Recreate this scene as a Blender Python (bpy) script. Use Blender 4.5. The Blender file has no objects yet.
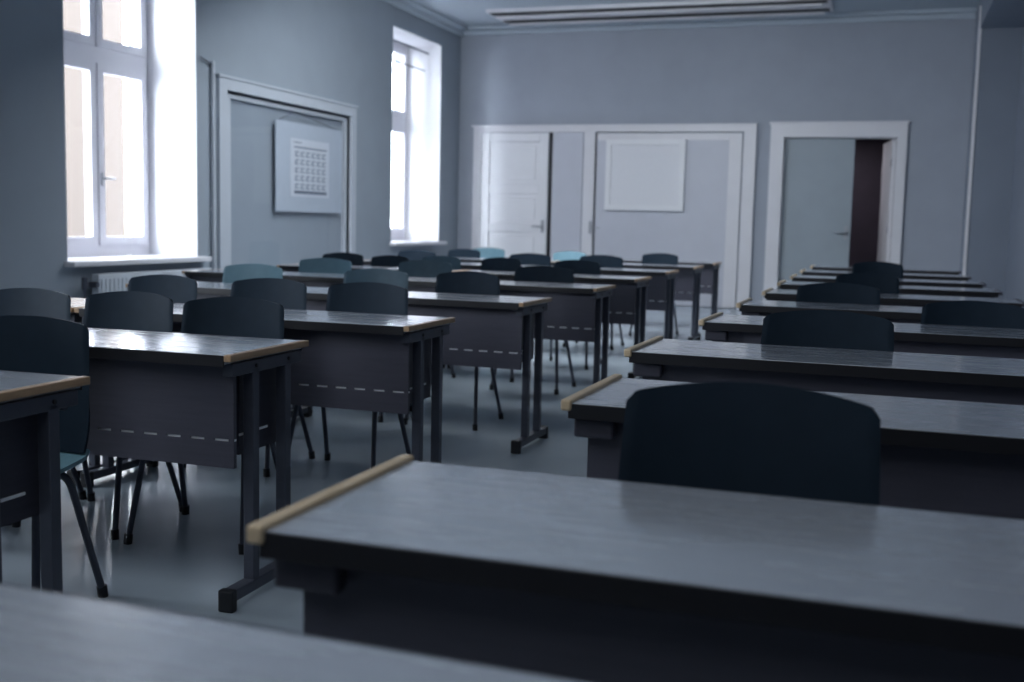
import bpy, bmesh, math, random
from mathutils import Vector, Matrix
random.seed(4)
S = bpy.context.scene
C = S.collection
PI = math.pi

# ------------------------------------------------------------------ materials
def srgb(r, g, b):
    return tuple(((v/255)/12.92 if v/255 <= .04045 else ((v/255+.055)/1.055)**2.4) for v in (r, g, b)) + (1,)

def mat(name, col, rough=.5, metal=0., var=.06, scale=12., bump=.0, stretch=(1, 1, 1), spec=.5, coat=0.):
    m = bpy.data.materials.new(name); m.use_nodes = True
    nt = m.node_tree; N = nt.nodes; L = nt.links
    b = N['Principled BSDF']
    b.inputs['Roughness'].default_value = rough
    b.inputs['Metallic'].default_value = metal
    b.inputs['Specular IOR Level'].default_value = spec
    if coat: b.inputs['Coat Weight'].default_value = coat
    tc = N.new('ShaderNodeTexCoord'); mp = N.new('ShaderNodeMapping')
    mp.inputs['Scale'].default_value = stretch
    nz = N.new('ShaderNodeTexNoise'); nz.inputs['Scale'].default_value = scale; nz.inputs['Detail'].default_value = 5
    L.new(tc.outputs['Object'], mp.inputs['Vector']); L.new(mp.outputs['Vector'], nz.inputs['Vector'])
    rp = N.new('ShaderNodeValToRGB')
    rp.color_ramp.elements[0].position = .3; rp.color_ramp.elements[1].position = .7
    rp.color_ramp.elements[0].color = tuple(c*(1-var) for c in col[:3]) + (1,)
    rp.color_ramp.elements[1].color = tuple(min(1, c*(1+var)) for c in col[:3]) + (1,)
    L.new(nz.outputs['Fac'], rp.inputs['Fac']); L.new(rp.outputs['Color'], b.inputs['Base Color'])
    if bump:
        bp = N.new('ShaderNodeBump'); bp.inputs['Strength'].default_value = bump; bp.inputs['Distance'].default_value = .004
        L.new(nz.outputs['Fac'], bp.inputs['Height']); L.new(bp.outputs['Normal'], b.inputs['Normal'])
    return m

M = {}
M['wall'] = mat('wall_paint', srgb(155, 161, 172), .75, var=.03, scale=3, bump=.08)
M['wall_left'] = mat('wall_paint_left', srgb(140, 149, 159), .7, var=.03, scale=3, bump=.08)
M['ceiling'] = mat('ceiling_paint', srgb(178, 188, 198), .85, var=.02, scale=2)
M['reveal'] = mat('window_reveal_paint', srgb(232, 232, 236), .7, var=.01, scale=3)
M['white'] = mat('white_gloss_paint', srgb(214, 213, 218), .4, var=.02, scale=5)
M['trim_grey'] = mat('grey_gloss_paint', srgb(172, 178, 187), .4, var=.02, scale=5)
M['frame_white'] = mat('window_frame_paint', srgb(215, 214, 222), .4, var=.02, scale=5)
M['door'] = mat('door_paint', srgb(190, 192, 202), .45, var=.02, scale=4)
M['door_white'] = mat('panel_door_paint', srgb(226, 226, 230), .45, var=.02, scale=4)
M['door_grey'] = mat('grey_door_paint', srgb(150, 160, 168), .5, var=.03, scale=4)
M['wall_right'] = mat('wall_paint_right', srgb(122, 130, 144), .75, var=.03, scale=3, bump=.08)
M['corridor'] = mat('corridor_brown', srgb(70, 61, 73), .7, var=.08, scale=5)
M['metal'] = mat('brushed_metal', srgb(170, 172, 178), .3, metal=1, var=.05, scale=30)
M['dark_metal'] = mat('powder_coated_steel', srgb(76, 80, 92), .38, metal=.25, var=.06, scale=30)
M['black'] = mat('black_rubber', srgb(26, 28, 33), .55, var=.1, scale=40)
M['edge_black'] = mat('black_edge_band', srgb(24, 24, 30), .45, var=.1, scale=30)
M['panel'] = mat('modesty_panel_laminate', srgb(72, 72, 84), .42, var=.08, scale=7, stretch=(1, 1, 12), bump=.05)
M['panel_dark'] = mat('dark_panel_laminate', srgb(58, 58, 70), .45, var=.1, scale=7, stretch=(1, 1, 12), bump=.05)
M['wood'] = mat('beech_edge', srgb(172, 142, 112), .4, var=.14, scale=14, stretch=(8, 1, 8), bump=.1)
M['wood_pale'] = mat('pale_beech_bar', srgb(206, 184, 152), .42, var=.1, scale=14, stretch=(8, 1, 8), bump=.1)
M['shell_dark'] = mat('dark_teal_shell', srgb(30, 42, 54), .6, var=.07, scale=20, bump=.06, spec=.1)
M['shell_half_lit'] = mat('half_lit_teal_shell', srgb(58, 82, 96), .5, var=.07, scale=20, bump=.06, spec=.25)  # in-between teal: partial window light painted into the shell
M['shell_lit'] = mat('window_lit_teal_shell', srgb(108, 142, 156), .5, var=.05, scale=20, bump=.06, spec=.3)  # teal lightened to paint in the light caught from the windows
M['seat'] = mat('lit_teal_seat', srgb(104, 140, 152), .38, var=.1, scale=60, bump=.12)  # lighter teal than the backrests: light on the upward face painted in
M['radiator'] = mat('radiator_enamel', srgb(190, 196, 204), .4, var=.03, scale=6)
M['paper'] = mat('paper', srgb(178, 184, 194), .8, var=.02, scale=9)
M['mat_board'] = mat('mat_board', srgb(158, 167, 180), .8, var=.02, scale=9)
M['ink'] = mat('grey_ink', srgb(96, 104, 118), .8, var=.15, scale=60)
M['canvas'] = mat('blank_board', srgb(222, 222, 227), .6, var=.015, scale=30)
M['slot'] = mat('slot_light_paint', srgb(240, 242, 246), .4, metal=0, var=.05, scale=30)  # white stands for the light seen through the panel slots
M['facade'] = mat('peach_render', srgb(38, 29, 22), .9, var=.03, scale=1.5)
M['facade_pale'] = mat('pale_render', srgb(38, 32, 27), .9, var=.03, scale=1.5)
M['ground'] = mat('street_asphalt', srgb(120, 120, 124), .9, var=.1, scale=3)

def laminate():
    m = bpy.data.materials.new('grey_desk_laminate'); m.use_nodes = True
    nt = m.node_tree; N = nt.nodes; L = nt.links; b = N['Principled BSDF']
    tc = N.new('ShaderNodeTexCoord'); mp = N.new('ShaderNodeMapping'); mp.inputs['Scale'].default_value = (1.2, 9, 1)
    nz = N.new('ShaderNodeTexNoise'); nz.inputs['Scale'].default_value = 3.2; nz.inputs['Detail'].default_value = 6; nz.inputs['Roughness'].default_value = .6
    rp = N.new('ShaderNodeValToRGB'); rp.color_ramp.elements[0].position = .25; rp.color_ramp.elements[1].position = .8
    rp.color_ramp.elements[0].color = srgb(168, 174, 185); rp.color_ramp.elements[1].color = srgb(177, 183, 193)
    mr = N.new('ShaderNodeMapRange'); mr.inputs['To Min'].default_value = .22; mr.inputs['To Max'].default_value = .32; b.inputs['Specular IOR Level'].default_value = .8; b.inputs['Coat Weight'].default_value = 1; b.inputs['Coat IOR'].default_value = 1.8; b.inputs['Coat Roughness'].default_value = .12
    L.new(tc.outputs['Object'], mp.inputs['Vector']); L.new(mp.outputs['Vector'], nz.inputs['Vector'])
    L.new(nz.outputs['Fac'], rp.inputs['Fac']); L.new(rp.outputs['Color'], b.inputs['Base Color'])
    L.new(nz.outputs['Fac'], mr.inputs['Value']); L.new(mr.outputs['Result'], b.inputs['Roughness'])
    return m
M['top'] = laminate()

def floor_mat():
    m = bpy.data.materials.new('blue_grey_vinyl_floor'); m.use_nodes = True
    nt = m.node_tree; N = nt.nodes; L = nt.links; b = N['Principled BSDF']
    tc = N.new('ShaderNodeTexCoord')
    nz = N.new('ShaderNodeTexNoise'); nz.inputs['Scale'].default_value = 1.4; nz.inputs['Detail'].default_value = 8
    rp = N.new('ShaderNodeValToRGB'); rp.color_ramp.elements[0].position = .3; rp.color_ramp.elements[1].position = .7
    rp.color_ramp.elements[0].color = srgb(162, 174, 184); rp.color_ramp.elements[1].color = srgb(172, 184, 194)
    mr = N.new('ShaderNodeMapRange'); mr.inputs['To Min'].default_value = .16; mr.inputs['To Max'].default_value = .3
    n2 = N.new('ShaderNodeTexNoise'); n2.inputs['Scale'].default_value = 5; n2.inputs['Detail'].default_value = 2
    bp = N.new('ShaderNodeBump'); bp.inputs['Strength'].default_value = .12; bp.inputs['Distance'].default_value = .01
    for n in (nz, n2): L.new(tc.outputs['Object'], n.inputs['Vector'])
    L.new(nz.outputs['Fac'], rp.inputs['Fac']); L.new(rp.outputs['Color'], b.inputs['Base Color'])
    L.new(nz.outputs['Fac'], mr.inputs['Value']); L.new(mr.outputs['Result'], b.inputs['Roughness'])
    L.new(n2.outputs['Fac'], bp.inputs['Height']); L.new(bp.outputs['Normal'], b.inputs['Normal'])
    return m
M['floor'] = floor_mat()

def glass_mat():
    m = bpy.data.materials.new('window_glass'); m.use_nodes = True
    nt = m.node_tree; N = nt.nodes; L = nt.links
    for n in list(N): N.remove(n)
    o = N.new('ShaderNodeOutputMaterial'); t = N.new('ShaderNodeBsdfTransparent'); g = N.new('ShaderNodeBsdfGlossy')
    t.inputs['Color'].default_value = (.95, .96, .97, 1); g.inputs['Roughness'].default_value = .03
    lw = N.new('ShaderNodeLayerWeight'); lw.inputs['Blend'].default_value = .5
    pw = N.new('ShaderNodeMath'); pw.operation = 'POWER'; pw.inputs[1].default_value = 4
    f = N.new('ShaderNodeMath'); f.operation = 'MULTIPLY_ADD'; f.inputs[1].default_value = .8; f.inputs[2].default_value = .04
    L.new(lw.outputs['Facing'], pw.inputs[0]); L.new(pw.outputs[0], f.inputs[0])
    x = N.new('ShaderNodeMixShader'); L.new(f.outputs[0], x.inputs['Fac'])
    L.new(t.outputs[0], x.inputs[1]); L.new(g.outputs[0], x.inputs[2]); L.new(x.outputs[0], o.inputs['Surface'])
    return m
M['glass'] = glass_mat()

# ------------------------------------------------------------------ mesh helpers
def box(bm, x0, x1, y0, y1, z0, z1):
    r = bmesh.ops.create_cube(bm, size=1)
    for v in r['verts']:
        v.co = Vector(((x0+x1)/2+v.co.x*(x1-x0), (y0+y1)/2+v.co.y*(y1-y0), (z0+z1)/2+v.co.z*(z1-z0)))
    return r['verts']

def tube(bm, pts, r, n=10, r1=None):
    pts = [Vector(p) for p in pts]; rings = []
    for i, p in enumerate(pts):
        a = pts[max(0, i-1)]; b = pts[min(len(pts)-1, i+1)]
        d = (b-a).normalized()
        u = d.cross(Vector((0, 0, 1)))
        if u.length < 1e-3: u = d.cross(Vector((0, 1, 0)))
        u.normalize(); w = d.cross(u)
        if rings and u.dot(pu) < 0: u = -u; w = -w
        pu = u
        rr = r if r1 is None else r+(r1-r)*i/(len(pts)-1)
        rings.append([bm.verts.new(p+u*math.cos(2*PI*k/n)*rr+w*math.sin(2*PI*k/n)*rr) for k in range(n)])
    for A, B in zip(rings, rings[1:]):
        for k in range(n):
            bm.faces.new((A[k], A[(k+1) % n], B[(k+1) % n], B[k]))
    bm.faces.new(rings[0][::-1]); bm.faces.new(rings[-1])

def smooth_path(pts, rad, seg=6):
    pts = [Vector(p) for p in pts]; out = [pts[0]]
    for a, b, c in zip(pts, pts[1:], pts[2:]):
        d1 = (a-b); d2 = (c-b); k = min(rad, d1.length*.49, d2.length*.49)
        p = b+d1.normalized()*k; q = b+d2.normalized()*k
        for i in range(seg+1):
            t = i/seg; out.append(p*(1-t)**2+b*2*t*(1-t)+q*t*t)
    out.append(pts[-1]); return out

def finish(name, bm, m, parent=None, bevel=0., smooth=False, seg=2):
    bmesh.ops.recalc_face_normals(bm, faces=bm.faces[:])
    if smooth:
        for fc in bm.faces: fc.smooth = True
        for e in bm.edges:
            if len(e.link_faces) == 2 and e.calc_face_angle(0) > .9: e.smooth = False
    me = bpy.data.meshes.new(name); bm.to_mesh(me); bm.free()
    me.materials.append(M[m] if isinstance(m, str) else m)
    o = bpy.data.objects.new(name, me); C.objects.link(o)
    if parent is not None: o.parent = parent
    if bevel:
        md = o.modifiers.new('bevel', 'BEVEL'); md.width = bevel; md.segments = seg; md.limit_method = 'ANGLE'
    if smooth: pass
    return o

def boxes(name, lst, m, parent=None, bevel=0.):
    bm = bmesh.new()
    for b in lst: box(bm, *b)
    return finish(name, bm, m, parent, bevel)

def quad_x(name, x, y0, y1, z0, z1, m, parent=None):
    bm = bmesh.new()
    bm.faces.new([bm.verts.new(v) for v in ((x, y0, z0), (x, y1, z0), (x, y1, z1), (x, y0, z1))])
    return finish(name, bm, m, parent)

def rim_x(xa, xb, y0, y1, z0, z1, f, fb=None, ft=None):
    fb = fb or f; ft = ft or f
    return [(xa, xb, y0, y0+f, z0, z1), (xa, xb, y1-f, y1, z0, z1), (xa, xb, y0+f, y1-f, z0, z0+fb), (xa, xb, y0+f, y1-f, z1-ft, z1)]

def tubes(name, paths, r, m, parent=None, n=10):
    bm = bmesh.new()
    for p in paths: tube(bm, p, r, n)
    return finish(name, bm, m, parent, smooth=True)

def thing(name, label, cat, loc=(0, 0, 0), rz=0., group=None):
    o = bpy.data.objects.new(name, None); C.objects.link(o); o.empty_display_size = .1
    o.location = loc; o.rotation_euler = (0, 0, rz); o['label'] = label; o['category'] = cat
    if group: o['group'] = group
    return o

def tag(o, label, cat, group=None):
    o['label'] = label; o['category'] = cat
    if group: o['group'] = group
    return o

def struct(o):
    o['kind'] = 'structure'; return o

def sempty(name, loc=(0, 0, 0), rz=0):
    o = bpy.data.objects.new(name, None); C.objects.link(o); o.location = loc; o.rotation_euler = (0, 0, rz)
    o['kind'] = 'structure'; return o

def dup(root, loc, rz, label, group, scale=(1, 1, 1)):
    r = root.copy(); C.objects.link(r); r.location = loc; r.rotation_euler = (0, 0, rz); r.scale = scale
    r['label'] = label
    if group: r['group'] = group
    for ch in list(root.children):
        c = ch.copy(); C.objects.link(c); c.parent = r
        for g in list(ch.children):
            d = g.copy(); C.objects.link(d); d.parent = c
    return r

# ------------------------------------------------------------------ room shell
XL, XR, YB, YF, ZC = -6.22, .90, 15.8, -2.2, 4.0
TH = .75
WIN = [(1.2, 2.97), (7.30, 9.07), (13.41, 15.05)]      # openings in the left wall
WZ = [.75, .75, .84]; WZ0, WZ1 = .75, 3.63
struct(boxes('floor', [(XL-.01, 1.6, YF, YB+2.6, -.1, 0)], 'floor'))
struct(boxes('ceiling', [(XL-TH, 1.8, YF, YB+.3, ZC, ZC+.1)], 'ceiling'))
# left wall, with window openings and a shallow blind doorway
RY0, RY1, RZ1 = 9.54, 12.20, 2.36
segs = []
ys = YF
for (a, b), WZ0 in zip(WIN, WZ):
    if a > RY0:
        segs += [(XL-TH, XL, ys, RY0, 0, ZC), (XL-TH, XL, RY0, RY1, RZ1, ZC), (XL-TH, XL-.07, RY0, RY1, 0, RZ1), (XL-TH, XL, RY1, a, 0, ZC)]
    else:
        segs.append((XL-TH, XL, ys, a, 0, ZC))
    segs += [(XL-TH, XL, a, b, 0, WZ0-.04), (XL-TH, XL, a, b, WZ1, ZC)]
    ys = b
segs.append((XL-TH, XL, ys, YB+.3, 0, ZC))
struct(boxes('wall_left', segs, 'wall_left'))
# back wall with the doorway opening
DX0, DX1, DZ = -1.46, .05, 2.40
struct(boxes('wall_back', [(XL, DX0, YB, YB+.18, 0, ZC), (DX1, 1.6, YB, YB+.18, 0, ZC), (DX0, DX1, YB, YB+.18, DZ, ZC)], 'wall'))
struct(boxes('wall_front', [(XL, 1.6, YF-.15, YF, 0, ZC)], 'wall'))
# right wall: stub pier near the corner, then a deep bay
XN, YJ, ZN = 1.38, 14.86, 3.6
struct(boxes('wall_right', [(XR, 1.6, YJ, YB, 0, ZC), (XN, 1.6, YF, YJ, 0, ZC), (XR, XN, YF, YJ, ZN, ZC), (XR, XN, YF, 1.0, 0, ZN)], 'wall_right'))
# ceiling cornice
bm = bmesh.new()
box(bm, XL, XL+.16, YF, YB, ZC-.05, ZC); box(bm, XL, XL+.06, YF, YB, ZC-.13, ZC-.05)
finish('trim_1', bm, 'ceiling', bevel=.015)['kind'] = 'structure'
bm = bmesh.new()
box(bm, XL+.16, XR, YB-.16, YB, ZC-.05, ZC); box(bm, XL+.06, XR, YB-.06, YB, ZC-.12, ZC-.05)
finish('trim_2', bm, 'ceiling', bevel=.015)['kind'] = 'structure'
# white strip painting the window light on the pier edge
struct(boxes('trim_3', [(XR-.02, XR+.02, YJ-.015, YJ+.03, 0, ZC-.13)], 'white', bevel=.006))
struct(boxes('baseboard_back', [(XL+.02, -5.98, YB-.02, YB, 0, .1), (-1.83, -1.66, YB-.02, YB, 0, .1), (.17, XR, YB-.02, YB, 0, .1)], 'white', bevel=.004))
struct(boxes('baseboard_left', [(XL, XL+.02, YF, 9.28, 0, .1), (XL, XL+.02, 12.40, YB, 0, .1)], 'white', bevel=.004))
struct(boxes('baseboard_right', [(XN-.02, XN, 1.0, YJ, 0, .1)], 'white', bevel=.004))

# ------------------------------------------------------------------ windows
def window(n, y0, y1, WZ0, zt=WZ1):
    xf = -6.75; yc = (y0+y1)/2+.12
    w = sempty('window_%d' % n)
    rv = .006
    # white plaster lining of the opening
    boxes('reveal', [(xf-.1, XL+.001, y1-rv, y1+.001, WZ0, zt), (xf-.1, XL+.001, y0-.001, y0+rv, WZ0, zt), (xf-.1, XL+.001, y0, y1, zt-rv, zt+.001)], 'reveal', w)
    # fixed frame with transom and centre post
    zt0, zt1 = 2.43, 2.63
    boxes('window_frame', rim_x(xf-.08, xf, y0+.002, y1-.002, WZ0, zt-.002, .07, .10) +
          [(xf-.08, xf+.02, y0+.072, y1-.072, zt0+.03, zt1-.03), (xf-.08, xf-.004, yc-.03, yc+.03, WZ0+.10, zt0+.03), (xf-.08, xf-.004, yc-.03, yc+.03, zt1-.03, zt-.072)], 'frame_white', w)
    for (a, b) in ((y0+.07, yc-.012), (yc+.012, y1-.07)):
        for (za, zb) in ((WZ0+.10, zt0+.03), (zt1-.03, zt-.07)):
            f = .075
            s = boxes('casement', rim_x(xf-.045, xf+.03, a+.001, b-.001, za+.001, zb-.001, f), 'frame_white', w)
            quad_x('pane', xf-.01, a+f-.01, b-f+.01, za+f-.01, zb-f+.01, 'glass', s)
    h = boxes('window_handle', [(xf+.03, xf+.045, yc+.035, yc+.06, 1.38, 1.50), (xf+.045, xf+.075, yc+.04, yc+.055, 1.44, 1.455), (xf+.07, xf+.085, yc+.04, yc+.17, 1.437, 1.458)], 'metal', w, .003)
    boxes('window_sill', [(xf, XL+.10, y0-.04, y1+.10, WZ0-.045, WZ0)], 'white', w, .01)
    return w
for i, (a, b) in enumerate(WIN): window(i+1, a, b, WZ[i])
# curtain rods in the far window
cr = thing('curtain_rod', 'two thin dark rods across the top of the far window recess', 'rod', (-6.5, 13.41, 3.4))
tubes('rod', [[(.08, .007, .12), (.08, 1.633, .12)]], .014, 'dark_metal', cr)
tubes('rod', [[(.02, .007, -.12), (.02, 1.633, -.12)]], .011, 'dark_metal', cr)

# radiator below near window
rad = thing('radiator', 'white ribbed panel radiator under the near window sill', 'radiator', (XL+.02, 8.30, .08))
bm = bmesh.new(); box(bm, .03, .10, -.78, .84, 0, .56)
finish('panel', bm, 'radiator', rad, .01)
bm = bmesh.new()
for i in range(30): box(bm, .098, .108, -.75+i*.053, -.75+i*.053+.03, .04, .52)
finish('ribs', bm, 'radiator', rad, .004)
tubes('pipe', [smooth_path([(.06, -.78, .48), (.06, -.9, .48), (.06, -.9, -.12)], .05), smooth_path([(.05, -.78, .08), (.05, -.95, .08), (.05, -.95, -.12)], .05)], .014, 'dark_metal', rad)
tubes('valve', [[(.06, -.84, .48), (.14, -.84, .48)], [(.06, -.9, .44), (.06, -.9, .54)]], .024, 'dark_metal', rad)
for yy in (-.6, .6): boxes('bracket', [(-.018, .032, yy, yy+.04, .1, .5)], 'white', rad)

# blind doorway in the left wall: architrave, panel glass
tr = boxes('trim_4', [(XL-.07, XL+.035, 9.40, 9.54, 0, 2.47), (XL-.07, XL+.035, 12.20, 12.32, 0, 2.47), (XL-.07, XL+.035, 9.54, 12.20, 2.36, 2.47),
                      (XL+.0, XL+.05, 9.38, 12.34, 2.471, 2.495)], 'trim_grey')
struct(tr)
d = sempty('door_4')
boxes('door_leaf_frame', [(XL-.062, XL-.02, 9.56, 9.68, 0.02, 2.335), (XL-.062, XL-.02, 12.12, 12.18, 0.02, 2.335), (XL-.062, XL-.02, 9.68, 12.12, 2.295, 2.335)], 'trim_grey', d, .004)
quad_x('glass_pane', XL-.028, 9.68, 12.12, .02, 2.295, 'glass', d)
# calendar poster hanging in the doorway
p = thing('wall_poster', 'grey mounted calendar poster with a printed grid, hung by a string in the wall frame', 'poster', (XL-.015, 11.27, 1.20))
boxes('mount', [(0, .012, -.76, .76, .0, .97)], 'mat_board', p, .003)
boxes('sheet', [(.012, .015, -.46, .42, .17, .80)], 'paper', p)
lst = [(.015, .0165, -.40, -.22, .755, .765), (.015, .0165, -.38, .36, .70, .715), (.015, .0165, -.38, .36, .20, .235)]
for r in range(5):
    for c in range(6):
        y = -.37+c*.123; z = .255+r*.088
        lst += [(.015, .0165, y, y+.085, z, z+.012), (.015, .0165, y, y+.05, z+.022, z+.034), (.015, .0165, y+.01, y+.09, z+.044, z+.056)]
boxes('printed_grid', lst, 'ink', p)
tubes('string', [[(.004, -.72, .96), (.004, -.35, 1.09)], [(.004, .72, .96), (.004, -.35, 1.09)]], .004, 'dark_metal', p, 6)
# pipe on the wall
pp = thing('wall_pipe', 'thin white vertical pipe on the left wall beside the frame, hooked at its top', 'pipe', (XL+.03, 9.30, .0))
tubes('pipe', [smooth_path([(0, 0, .1), (0, 0, 2.60)], .03)], .02, 'trim_grey', pp)
tubes('hook', [[(0, .01, 2.56), (0, -.2, 2.61)]], .008, 'dark_metal', pp)
for zz in (2.2, 1.2, .4): tubes('clip', [[(-.03, 0, zz), (.01, 0, zz)]], .012, 'white', pp)

# ------------------------------------------------------------------ back wall joinery
yb = YB
def lever(parent, x, z, side, y):
    bm = bmesh.new()
    box(bm, x-.022, x+.022, y-.012, y, z-.09, z+.09)
    tube(bm, [(x, y-.01, z), (x, y-.055, z)], .011)
    tube(bm, smooth_path([(x, y-.055, z), (x+side*.13, y-.055, z), (x+side*.15, y-.045, z-.004)], .02), .010)
    return finish('door_handle', bm, 'metal', parent, smooth=False)
struct(boxes('trim_5', [(-5.97, -5.85, yb-.05, yb, 0, 2.54), (-1.98, -1.84, yb-.05, yb, 0, 2.54), (-5.85, -1.98, yb-.05, yb, 2.46, 2.54),
                        (-6.0, -1.81, yb-.07, yb, 2.541, 2.565), (-1.839, -1.81, yb-.065, yb-.0, 0, 2.54), (-4.26, -4.10, yb-.045, yb, 0, 2.459)], 'white'))
d1 = sempty('door_1')
x0, x1 = -5.84, -4.80
rows = [(.14, .48), (.60, 1.0), (1.12, 1.56), (1.70, 2.32)]
l = [(x0, x0+.13, yb-.045, yb-.001, .01, 2.45), (x1-.13, x1, yb-.045, yb-.001, .01, 2.45)]
zs = [.01]+[v for r in rows for v in r]+[2.45]
for a, b in zip(zs[::2], zs[1::2]): l.append((x0+.13, x1-.13, yb-.045, yb-.001, a, b))
leaf = boxes('door_leaf', l, 'door_white', d1, .004)
for a, b in rows:
    boxes('door_panel', [(x0+.13, x1-.13, yb-.018, yb-.001, a, b), (x0+.19, x1-.19, yb-.034, yb-.018, a+.06, b-.06)], 'door_white', d1, .008)
lever(d1, -4.86, 1.09, -1, yb-.045)
struct(boxes('trim_6', [(-4.74, -4.28, yb-.02, yb-.001, .01, 2.46)], 'door', bevel=.003))      # fixed flat panel between the doors
struct(boxes('trim_7', [(-4.795, -4.745, yb-.012, yb-.001, .01, 2.46)], 'edge_black'))           # shadow gap
d2 = sempty('door_2')
boxes('door_leaf', [(-4.07, -2.0, yb-.03, yb-.001, .01, 2.44)], 'door', d2, .004)
boxes('door_gap', [(-4.095, -4.07, yb-.012, yb-.001, .01, 2.45)], 'edge_black', d2)
boxes('door_edge_frame', [(-2.18, -2.0, yb-.04, yb-.03, .01, 2.44), (-4.07, -2.18, yb-.04, yb-.03, 2.34, 2.44)], 'white', d2, .004)
lever(d2, -4.13, 1.09, 1, yb-.045)
# whiteboard style frame
wb = thing('framed_board', 'blank white square board in a white frame hung on the wide door', 'board', (-3.35, yb-.03, 1.35))
fw = .075
boxes('frame', [(-.57, -.57+fw, -.06, 0, 0, 1.0), (.57-fw, .57, -.06, 0, 0, 1.0), (-.57+fw, .57-fw, -.06, 0, 0, fw), (-.57+fw, .57-fw, -.06, 0, 1.0-fw, 1.0)], 'door_white', wb)
boxes('board_face', [(-.50, .50, -.035, -.005, .07, .93)], 'canvas', wb)

# open doorway on the right of the back wall
struct(boxes('trim_8', [(-1.62, DX0+.02, yb-.05, yb+.0, 0, 2.56), (DX1-.02, .15, yb-.05, yb, 0, 2.56), (DX0+.02, DX1-.02, yb-.05, yb, DZ-.02, 2.56),
                        (-1.64, .17, yb-.07, yb, 2.561, 2.585)], 'white'))
struct(boxes('trim_9', [(DX0-.001, DX0+.03, yb, yb+.2, 0, DZ), (DX1-.03, DX1+.001, yb, yb+.2, 0, DZ), (DX0, DX1, yb, yb+.2, DZ-.03, DZ+.001)], 'white'))
struct(boxes('wall_corridor', [(-1.75, -1.65, YB+.18, YB+2.6, 0, 2.6), (.35, .45, YB+.18, YB+2.6, 0, 2.6), (-1.75, .45, YB+2.5, YB+2.6, 0, 2.6), (-1.75, .45, YB+.18, YB+2.6, 2.6, 2.7)], 'corridor'))
d3 = sempty('door_3')
boxes('door_leaf', [(DX0+.03, -.51, yb+.06, yb+.105, .01, DZ-.035)], 'door_grey', d3, .003)
lever(d3, -.57, 1.10, -1, yb+.06)
d5 = sempty('door_5', (DX1-.035, yb+.15, 0), math.radians(-82))
lf = boxes('door_leaf', [(-.90, 0, -.045, 0, .01, DZ-.035)], 'white', d5, .003)
boxes('hinge', [(-.02, .012, -.055, -.045, .25, .35), (-.02, .012, -.055, -.045, 1.1, 1.2), (-.02, .012, -.055, -.045, 2.0, 2.1)], 'metal', d5)

# ------------------------------------------------------------------ ceiling fixture
cl = thing('ceiling_light', 'long pale ceiling fixture with two dark slots near the back wall', 'light', (-3.15, 14.9, ZC))
boxes('housing', [(-2.2, 2.3, -.42, .42, -.05, 0)], 'white', cl, .006)
for y in (-.29, .27):
    boxes('slot', [(-2.16, 2.26, y-.085, y+.085, -.056, -.0501)], 'edge_black', cl)
    tubes('tube_lamp', [[(-2.1, y+.02, -.085), (2.2, y+.02, -.085)]], .018, 'white', cl)

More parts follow.
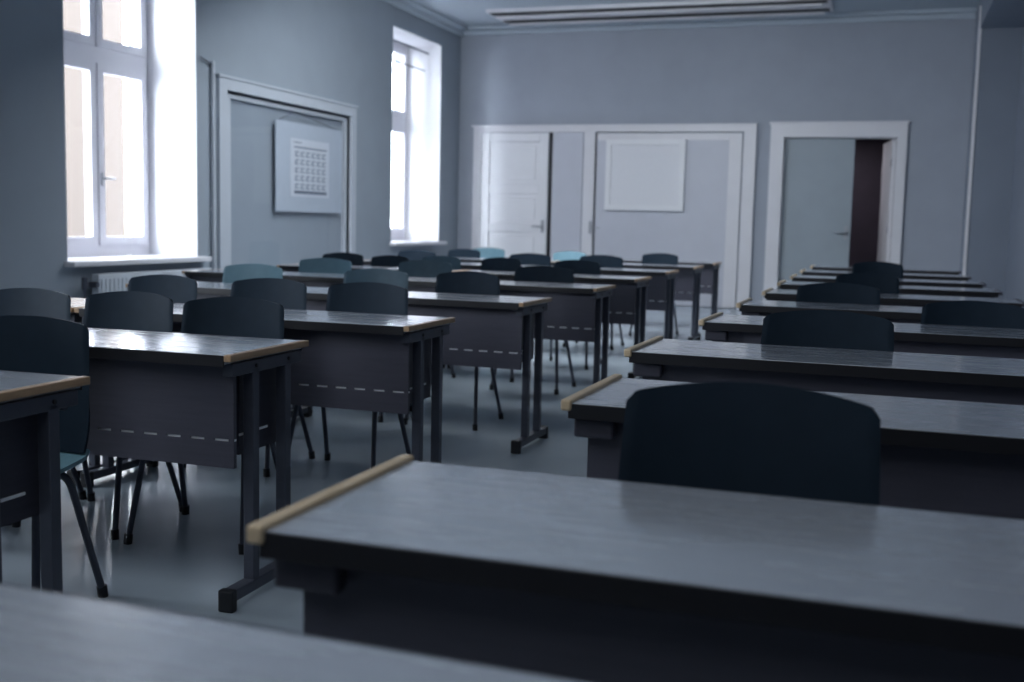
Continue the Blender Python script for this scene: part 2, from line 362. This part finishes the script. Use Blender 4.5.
# ------------------------------------------------------------------ desks
def make_desk(kind, W=1.47, D=.46):
    """origin on the floor below the centre of the top; the modesty panel faces -Y"""
    ins = .0 if kind == 'left' else .03
    t = thing('school_desk', '', 'desk')
    boxes('desktop', [(-W/2+.012, W/2-.012, -D/2+.006, D/2-.006, .722, .75)], 'top', t, .002)
    for ya in (-D/2, D/2-.006): boxes('edge_band', [(-W/2+.012, W/2-.012, ya, ya+.006, .716, .749)], 'edge_black', t, .001)
    for s in (-1, 1):
        if kind == 'right' and s < 0:
            boxes('wooden_edge', [(-W/2-.004, -W/2+.020, -D/2-.006, D/2+.004, .733, .758)], 'wood_pale', t, .005)
        else:
            boxes('wooden_edge', [(s*W/2-.012, s*W/2+.012, -D/2, D/2, .731, .751)], 'wood' if kind == 'left' else 'panel', t, .003)
    boxes('apron', [(-W/2+.03, W/2-.03, D/2-.05, D/2-.03, .672, .722)], 'panel_dark', t, .002)
    if kind == 'right': boxes('bracket', [(-W/2+.02, -W/2+.11, -D/2+.02, -D/2+.05, .672, .716)], 'panel_dark', t, .006)
    zb = .415
    yp = -D/2+.055
    # long panel with a row of slots near its lower edge
    l = []; slots = []
    xa, xb = -W/2+ins+.014, W/2-ins-.014
    za, zc = zb+.078, zb+.085
    l += [(xa, xb, yp, yp+.016, zb, za), (xa, xb, yp, yp+.016, zc, .716)]
    n = 18; st = (xb-xa)/n
    for i in range(n+1):
        x = xa+i*st
        l.append((max(xa, x-st*.21), min(xb, x+st*.21), yp, yp+.004, za, zc))
    boxes('modesty_panel', l, 'panel', t)
    boxes('slot_light_strip', [(xa, xb, yp+.0042, yp+.0155, za, zc)], 'slot', t)  # painted strip in place of light showing through the slots
    for s in (-1, 1):
        xo = s*(W/2-ins); x0, x1 = sorted((xo, xo-s*.035))
        boxes('leg', [(x0, x1, -D/2+.14, -D/2+.175, .06, .70)], 'dark_metal', t, .003)
        boxes('leg', [(x0, x1, D/2-.13, D/2-.095, .06, .70)], 'dark_metal', t, .003)
        boxes('top_rail', [(x0, x1, -D/2+.03, D/2-.03, .685, .722)], 'dark_metal', t, .003)
        for yy in (-D/2+.157, D/2-.113):
            bm = bmesh.new(); tube(bm, [(xo, yy, .705), (xo+s*.004, yy, .705)], .006, 8)
            finish('bolt', bm, 'edge_black', t)
        f = boxes('foot_bar', [(x0-.004, x1+.004, -D/2+.02, D/2-.005, .028, .062)], 'dark_metal', t, .004)
        for yy in (-D/2+.01, D/2-.015):
            bm = bmesh.new(); box(bm, x0-.007, x1+.007, yy, yy+.03, .0, .066); finish('end_cap', bm, 'black', f, .006)
        # short panel between the two posts, set inside
        xi = xo-s*.05; a, b = sorted((xi, xi-s*.012))
        boxes('side_panel', [(a, b, -D/2+.145, D/2-.10, zb+.02, .70)], 'panel_dark', t)
        if s > 0 or kind == 'right':
            boxes('side_slot_light', [(min(xo-s*.049, xo-s*.045), max(xo-s*.049, xo-s*.045), -D/2+.14, D/2-.16, za, zc)], 'slot', t)  # light through the end slot, painted as a white strip
    return t

# ------------------------------------------------------------------ chairs
def grid_surface(f, nu, nv, th):
    """f(u,v)->Vector ; closed slab of thickness th along the surface normal"""
    bm = bmesh.new(); e = 1e-3; A = []; B = []
    for j in range(nv+1):
        ra = []; rb = []
        for i in range(nu+1):
            u = -1+2*i/nu; v = j/nv; p = f(u, v)
            du = f(min(1, u+e), v)-f(max(-1, u-e), v); dv = f(u, min(1, v+e))-f(u, max(0, v-e))
            n = du.cross(dv)
            n = n.normalized() if n.length > 1e-12 else Vector((0, 0, 1))
            ra.append(bm.verts.new(p+n*th/2)); rb.append(bm.verts.new(p-n*th/2))
        A.append(ra); B.append(rb)
    for j in range(nv):
        for i in range(nu):
            bm.faces.new((A[j][i], A[j][i+1], A[j+1][i+1], A[j+1][i]))
            bm.faces.new((B[j][i], B[j+1][i], B[j+1][i+1], B[j][i+1]))
    for j in range(nv):
        bm.faces.new((A[j][0], A[j+1][0], B[j+1][0], B[j][0])); bm.faces.new((A[j][nu], B[j][nu], B[j+1][nu], A[j+1][nu]))
    for i in range(nu):
        bm.faces.new((A[0][i], B[0][i], B[0][i+1], A[0][i+1])); bm.faces.new((A[nv][i], A[nv][i+1], B[nv][i+1], B[nv][i]))
    return bm

def back_f(u, v):
    hw = .222-.020*v
    if v < .35: hw -= .02*(1-v/.35)**2
    x = u*hw
    zt = .848-.022*abs(u)**2
    if abs(u) > .93: zt -= .015*(1-math.sqrt(max(0, 1-((abs(u)-.93)/.07)**2)))
    z = .455+v*(zt-.455)
    y = .172+.055*v**1.2-.040*u*u*(.5+.5*v)
    return Vector((x, y, z))

def seat_f(u, v):
    y = -.205+.385*v
    hw = .205+.010*math.sin(PI*v)
    if v < .12: hw -= .03*(1-math.sqrt(max(0, 1-((.12-v)/.12)**2)))
    z = .440-.016*math.sin(PI*v)*(1-u*u)
    if v < .18: z -= .030*((.18-v)/.18)**2
    if v > .9: z += .018*((v-.9)/.1)**2
    return Vector((u*hw, y, z))

def make_chair(shell):
    t = thing('school_chair', '', 'chair')
    o = finish('seat', grid_surface(seat_f, 16, 14, .012), 'seat', t, smooth=True); o['label'] = 'teal seat painted as window-lit'
    finish('backrest', grid_surface(back_f, 48, 16, .011), shell, t, smooth=True)
    for s in (-1, 1):
        # front and rear leg on each side
        for nm, y0, y1 in (('f', -.10, -.195), ('r', .08, .215)):
            pth = smooth_path([(s*.08, y0, .412), (s*.185, y0, .412), (s*.222, y1, .012)], .07, 8)
            bm = bmesh.new(); tube(bm, pth, .011, 10)
            lg = finish('leg', bm, 'dark_metal', t, smooth=True)
            bm = bmesh.new(); tube(bm, [(s*.2195, y1*.985, .035), (s*.2225, y1, .0)], .015, 10)
            finish('rubber_foot', bm, 'black', lg, smooth=False)
        bm = bmesh.new(); tube(bm, smooth_path([(s*.11, .10, .415), (s*.11, .178, .418), (s*.11, .196, .50), (s*.11, .215, .60)], .04), .009, 8)
        finish('back_support', bm, 'dark_metal', t, smooth=True)
    boxes('seat_frame', [(-.12, .12, -.115, -.09, .402, .422), (-.12, .12, .07, .095, .402, .422), (-.10, -.07, -.11, .09, .402, .418), (.07, .10, -.11, .09, .402, .418)], 'dark_metal', t, .004)
    return t

# ------------------------------------------------------------------ place the rows
ORD = ['nearest', 'second', 'third', 'fourth', 'fifth', 'sixth', 'seventh', 'eighth', 'ninth', 'tenth']
D = .46; W = 1.47
XA = -1.72        # aisle end of the window-side desks
yL = [2.17, 3.13, 4.18, 5.58, 7.02, 8.36, 9.80, 11.2, 12.5]
xLo = [-1.80, -1.745, -1.66, -1.67, -1.67, -1.71, -1.76, -1.76, -1.77]
rotL = [1, 1, 0, -1.0, -1.0, -1.0, -1.0, -.5, 0]
protoL = make_desk('left'); usedL = False
GL = 'grey topped desks in rows on the window side'
for i, y in enumerate(yL):
    r = math.radians(rotL[i])
    c, s = math.cos(r), math.sin(r)
    outer = [('aisle', 0)] + ([('wall', 1)] if 1 <= i <= 7 else [])
    for nm, k in outer:
        lx, ly = W/2+k*(W+.035), D/2
        px = xLo[i]-(c*lx-s*ly); py = y-(s*lx+c*ly)
        pos = (px, py, 0)
        if k == 0:
            lab = {0: 'grey desk cropped at the left edge of the photo, its wooden end toward the aisle',
                   1: 'foremost whole grey desk on the window side, slotted panel and wood edged right end',
                   8: 'farthest grey desk on the window side, end post before the back wall doors'}.get(i, 'grey topped desk with wood edged aisle end, %s window-side row from the front' % ORD[i])
        else:
            lab = 'grey desk toward the window wall in the %s window-side row, mostly behind chair backs' % ORD[i]
        if not usedL:
            o = protoL; o.location = pos; o.rotation_euler = (0, 0, r); o['label'] = lab; o['group'] = GL; usedL = True
        else:
            sx = 1
            if i == 3 and k == 1:
                sx = .56; pos = (px+W/2*(1-sx), py, 0); lab = 'short single grey desk toward the wall in the fourth window-side row'
            o = dup(protoL, pos, r, lab, GL, (sx, 1, 1))

yR = [1.64, 2.77, 3.81, 5.03, 6.15, 7.3, 8.5, 9.68, 11.0, 12.4]
xRo = [-.735, -.65, -.745, -.71, -.71, -.71, -.73, -.74, -.76, -.76]
rotR = [0, -.7, -1.2, -1.5, -.5, 0, 0, 0, 0, 0]
protoR = make_desk('right', W=1.45)
GR = 'grey topped desks in one column on the door side'
for i, y in enumerate(yR):
    r = math.radians(rotR[i]); c, s = math.cos(r), math.sin(r)
    lx, ly = -1.45/2, D/2
    pos = (xRo[i]-(c*lx-s*ly), y-(s*lx+c*ly), 0)
    lab = {0: 'large foreground grey desk at lower right with blurred pale wooden bar on its end',
           9: 'farthest grey desk of the door-side column, a thin strip before the open doorway'}.get(i, 'grey desk with pale wood bar on its left end, %s of the door-side column' % ORD[i])
    if i == 0:
        o = protoR; o.location = pos; o.rotation_euler = (0, 0, r); o['label'] = lab; o['group'] = GR
    else:
        dup(protoR, pos, r, lab, GR)
# very near desk, cropped by the bottom left corner
rm = dup(protoR, (-.33, .665, 0), math.radians(-1.5), 'blurred grey desktop filling the bottom left corner of the photo', GR)

# chairs: side, row, x, width, top height, tone
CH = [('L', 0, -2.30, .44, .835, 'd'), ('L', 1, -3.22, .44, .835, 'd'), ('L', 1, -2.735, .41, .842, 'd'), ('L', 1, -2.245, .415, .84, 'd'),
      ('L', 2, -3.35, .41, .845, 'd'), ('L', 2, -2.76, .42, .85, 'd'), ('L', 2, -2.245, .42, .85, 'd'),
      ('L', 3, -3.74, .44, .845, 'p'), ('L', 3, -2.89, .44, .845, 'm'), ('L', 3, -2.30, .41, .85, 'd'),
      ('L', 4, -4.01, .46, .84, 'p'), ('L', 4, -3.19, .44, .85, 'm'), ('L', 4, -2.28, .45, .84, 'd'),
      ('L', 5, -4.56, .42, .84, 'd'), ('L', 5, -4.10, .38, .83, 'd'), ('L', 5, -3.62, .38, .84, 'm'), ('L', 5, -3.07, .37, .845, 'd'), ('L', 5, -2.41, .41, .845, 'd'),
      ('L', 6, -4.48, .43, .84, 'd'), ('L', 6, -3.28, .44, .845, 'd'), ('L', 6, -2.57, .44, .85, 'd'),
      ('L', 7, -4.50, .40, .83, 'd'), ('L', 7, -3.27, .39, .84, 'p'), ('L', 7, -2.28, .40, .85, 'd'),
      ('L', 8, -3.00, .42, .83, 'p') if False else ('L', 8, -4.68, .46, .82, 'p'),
      ('R', 0, -.20, .42, .885, 'd'), ('R', 2, -.19, .45, .86, 'd'), ('R', 3, .36, .44, .845, 'd'), ('R', 4, -.25, .45, .85, 'd'),
      ('R', 5, -.12, .40, .87, 'd'), ('R', 7, -.08, .42, .88, 'd')]
tone = {'d': ('shell_dark', 'dark'), 'm': ('shell_half_lit', 'half-lit teal'), 'p': ('shell_lit', 'window-lit teal')}  # lighter tones paint window light onto one teal
protoC = {}
LABC = {
 0: 'dark chair with teal seat painted as window-lit behind the cropped leftmost desk, splayed leg toward the aisle',
 1: 'dark chair back at the left photo edge, in the row behind the foremost whole desk',
 2: 'dark arched chair back in the middle of the three behind the foremost whole desk',
 3: 'dark chair behind right half of the foremost whole desk, teal seat showing beside its post',
 4: 'dark chair back in front of the white radiator, leftmost at the third window-side desks',
 5: 'dark chair back between two others at the third window-side desks',
 6: 'dark chair back nearest the aisle at the third window-side desks, before two lighter chairs',
 7: 'teal chair back painted as window-lit standing just right of the wall pipe below the tall wall frame',
 8: 'teal chair back painted as half-lit half hidden behind a dark one at the fourth window-side desks',
 9: 'dark teal chair back nearest the aisle at the fourth window-side desks',
 10: 'teal chair back painted as window-lit below the calendar poster at the fifth window-side desks',
 11: 'teal chair back painted as half-lit below the far window at the fifth window-side desks',
 12: 'wide dark chair back nearest the aisle at the fifth window-side desks',
 13: 'dark chair back low against the right post of the tall wall frame',
 14: 'narrow dark chair back left of the far window, second from the wall',
 15: 'teal chair back painted as half-lit in the sixth window-side row, third from the wall',
 16: 'dark chair back in the sixth window-side row, second from the aisle',
 17: 'dark chair back in the sixth window-side row, nearest the aisle',
 18: 'dark chair back directly under the sill of the far window',
 19: 'dark chair back in the seventh window-side row, before the white panel door',
 20: 'dark chair back in the seventh window-side row, nearest the aisle',
 21: 'small dark chair back by the far left corner of the room, beside a pale one',
 22: 'teal chair back painted as window-lit in front of the flat panel between the back wall doors',
 23: 'small dark chair back below the framed white board, nearest the aisle at the eighth desks',
 24: 'teal chair back painted as window-lit in the last row, in front of the white panel door',
 25: 'large dark chair back pushed up behind the big foreground desk',
 26: 'wide dark chair back at the third door-side desk, second largest of that column',
 27: 'dark chair back cut off by the right photo edge, nearest the right wall',
 28: 'dark chair back at the fifth door-side desk, below the grey door leaf',
 29: 'dark chair back at the sixth door-side desk, overlapped by the one before it',
 30: 'farthest dark chair back of the door-side column, below the dark doorway gap'}
GC = {'L': 'school chairs at the window-side desks', 'R': 'school chairs at the door-side desks'}
for i, (sd, row, x, w, zt, tn) in enumerate(CH):
    if sd == 'L': yb_ = yL[row]+.23; r = math.radians(rotL[row])
    else: yb_ = yR[row]+(-.02 if row == 0 else -.04); r = math.radians(rotR[row])
    if sd == 'L': yb_ += max(0, (x-.2-xLo[row])*math.tan(r))
    if i == 0: r += math.radians(14); x -= .03
    if i == 3: r += math.radians(6); x -= .01
    sc = (w/.43, 1, zt/.848)
    loc = (x, yb_, 0)
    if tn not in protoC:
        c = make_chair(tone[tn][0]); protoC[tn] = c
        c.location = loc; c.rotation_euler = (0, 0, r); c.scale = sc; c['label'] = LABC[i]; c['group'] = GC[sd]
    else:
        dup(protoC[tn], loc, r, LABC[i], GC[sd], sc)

# ------------------------------------------------------------------ outside
struct(boxes('ground', [(-60, XL-TH, -20, 60, -3.2, -3.0)], 'ground'))
b = thing('building', 'peach rendered building seen blown out through the near window', 'building', (-16, 10, -3))
bm = bmesh.new(); box(bm, -6, 0, -10, 10.66, 0, 26); finish('facade', bm, 'facade', b)
bm = bmesh.new()
for k in range(-3, 3):
    for z in (1.2, 4.8, 8.4): box(bm, .0, .05, k*3.1+.4, k*3.1+1.6, z, z+1.9)
finish('shutters', bm, 'facade_pale', b)

# ------------------------------------------------------------------ light
w = bpy.data.worlds.new('sky'); S.world = w; w.use_nodes = True
nt = w.node_tree; bg = nt.nodes['Background']
sky = nt.nodes.new('ShaderNodeTexSky'); sky.sky_type = 'HOSEK_WILKIE'
sky.sun_direction = Vector((-.3, .6, .74)).normalized(); sky.turbidity = 8; sky.ground_albedo = .4
mx = nt.nodes.new('ShaderNodeMix'); mx.data_type = 'RGBA'; mx.inputs[0].default_value = .85
nt.links.new(sky.outputs[0], mx.inputs[6]); mx.inputs[7].default_value = (.84, .91, .99, 1)
nt.links.new(mx.outputs[2], bg.inputs['Color'])
bg.inputs['Strength'].default_value = 32.0
for i, (a, b_) in enumerate(WIN):
    ld = bpy.data.lights.new('window_portal', 'AREA'); ld.shape = 'RECTANGLE'
    ld.size = WZ1-WZ0; ld.size_y = b_-a; ld.cycles.is_portal = True
    o = bpy.data.objects.new('window_portal', ld); C.objects.link(o)
    o.location = (-6.95, (a+b_)/2, (WZ0+WZ1)/2); o.rotation_euler = (0, -PI/2, 0)
for nm, sx, sy, e, loc, tilt in (('ceiling_fill', 5, 5, 90, (-2.4, 1.2, 3.85), 25), ('rear_ceiling_fill', 3.2, 5, 290, (-3.4, 10.9, 3.9), 22)):
    ld = bpy.data.lights.new(nm, 'AREA'); ld.shape = 'RECTANGLE'; ld.size = sx; ld.size_y = sy; ld.energy = e; ld.color = (.88, .94, .99)
    o = bpy.data.objects.new(nm, ld); C.objects.link(o); o.location = loc; o.rotation_euler = (math.radians(tilt), 0, 0)

ld = bpy.data.lights.new('corridor_fill', 'AREA'); ld.size = .6; ld.energy = 9; ld.color = (.95, .92, 1)  # unseen light added to brighten the corridor and the open leaf
o = bpy.data.objects.new('corridor_fill', ld); C.objects.link(o); o.location = (-.9, YB+1.4, 2.55)
# ------------------------------------------------------------------ camera
f, p, yaw, roll, H = 1111, .1064, .3241, .0227, 1.139
F = Vector((-math.sin(yaw)*math.cos(p), math.cos(yaw)*math.cos(p), -math.sin(p)))
R = Vector((math.cos(yaw), math.sin(yaw), 0)); U = R.cross(F)
R2 = R*math.cos(roll)+U*math.sin(roll); U2 = U*math.cos(roll)-R*math.sin(roll)
cd = bpy.data.cameras.new('camera'); cam = bpy.data.objects.new('camera', cd); C.objects.link(cam)
cam.matrix_world = Matrix(((R2.x, U2.x, -F.x, 0), (R2.y, U2.y, -F.y, 0), (R2.z, U2.z, -F.z, H), (0, 0, 0, 1)))
cd.sensor_width = 36; cd.lens = f/1024*36; cd.clip_start = .02
cd.dof.use_dof = True; cd.dof.focus_distance = 3.3; cd.dof.aperture_fstop = 3.2
S.camera = cam
S.view_settings.view_transform = 'Standard'; S.view_settings.look = 'None'; S.view_settings.exposure = .3
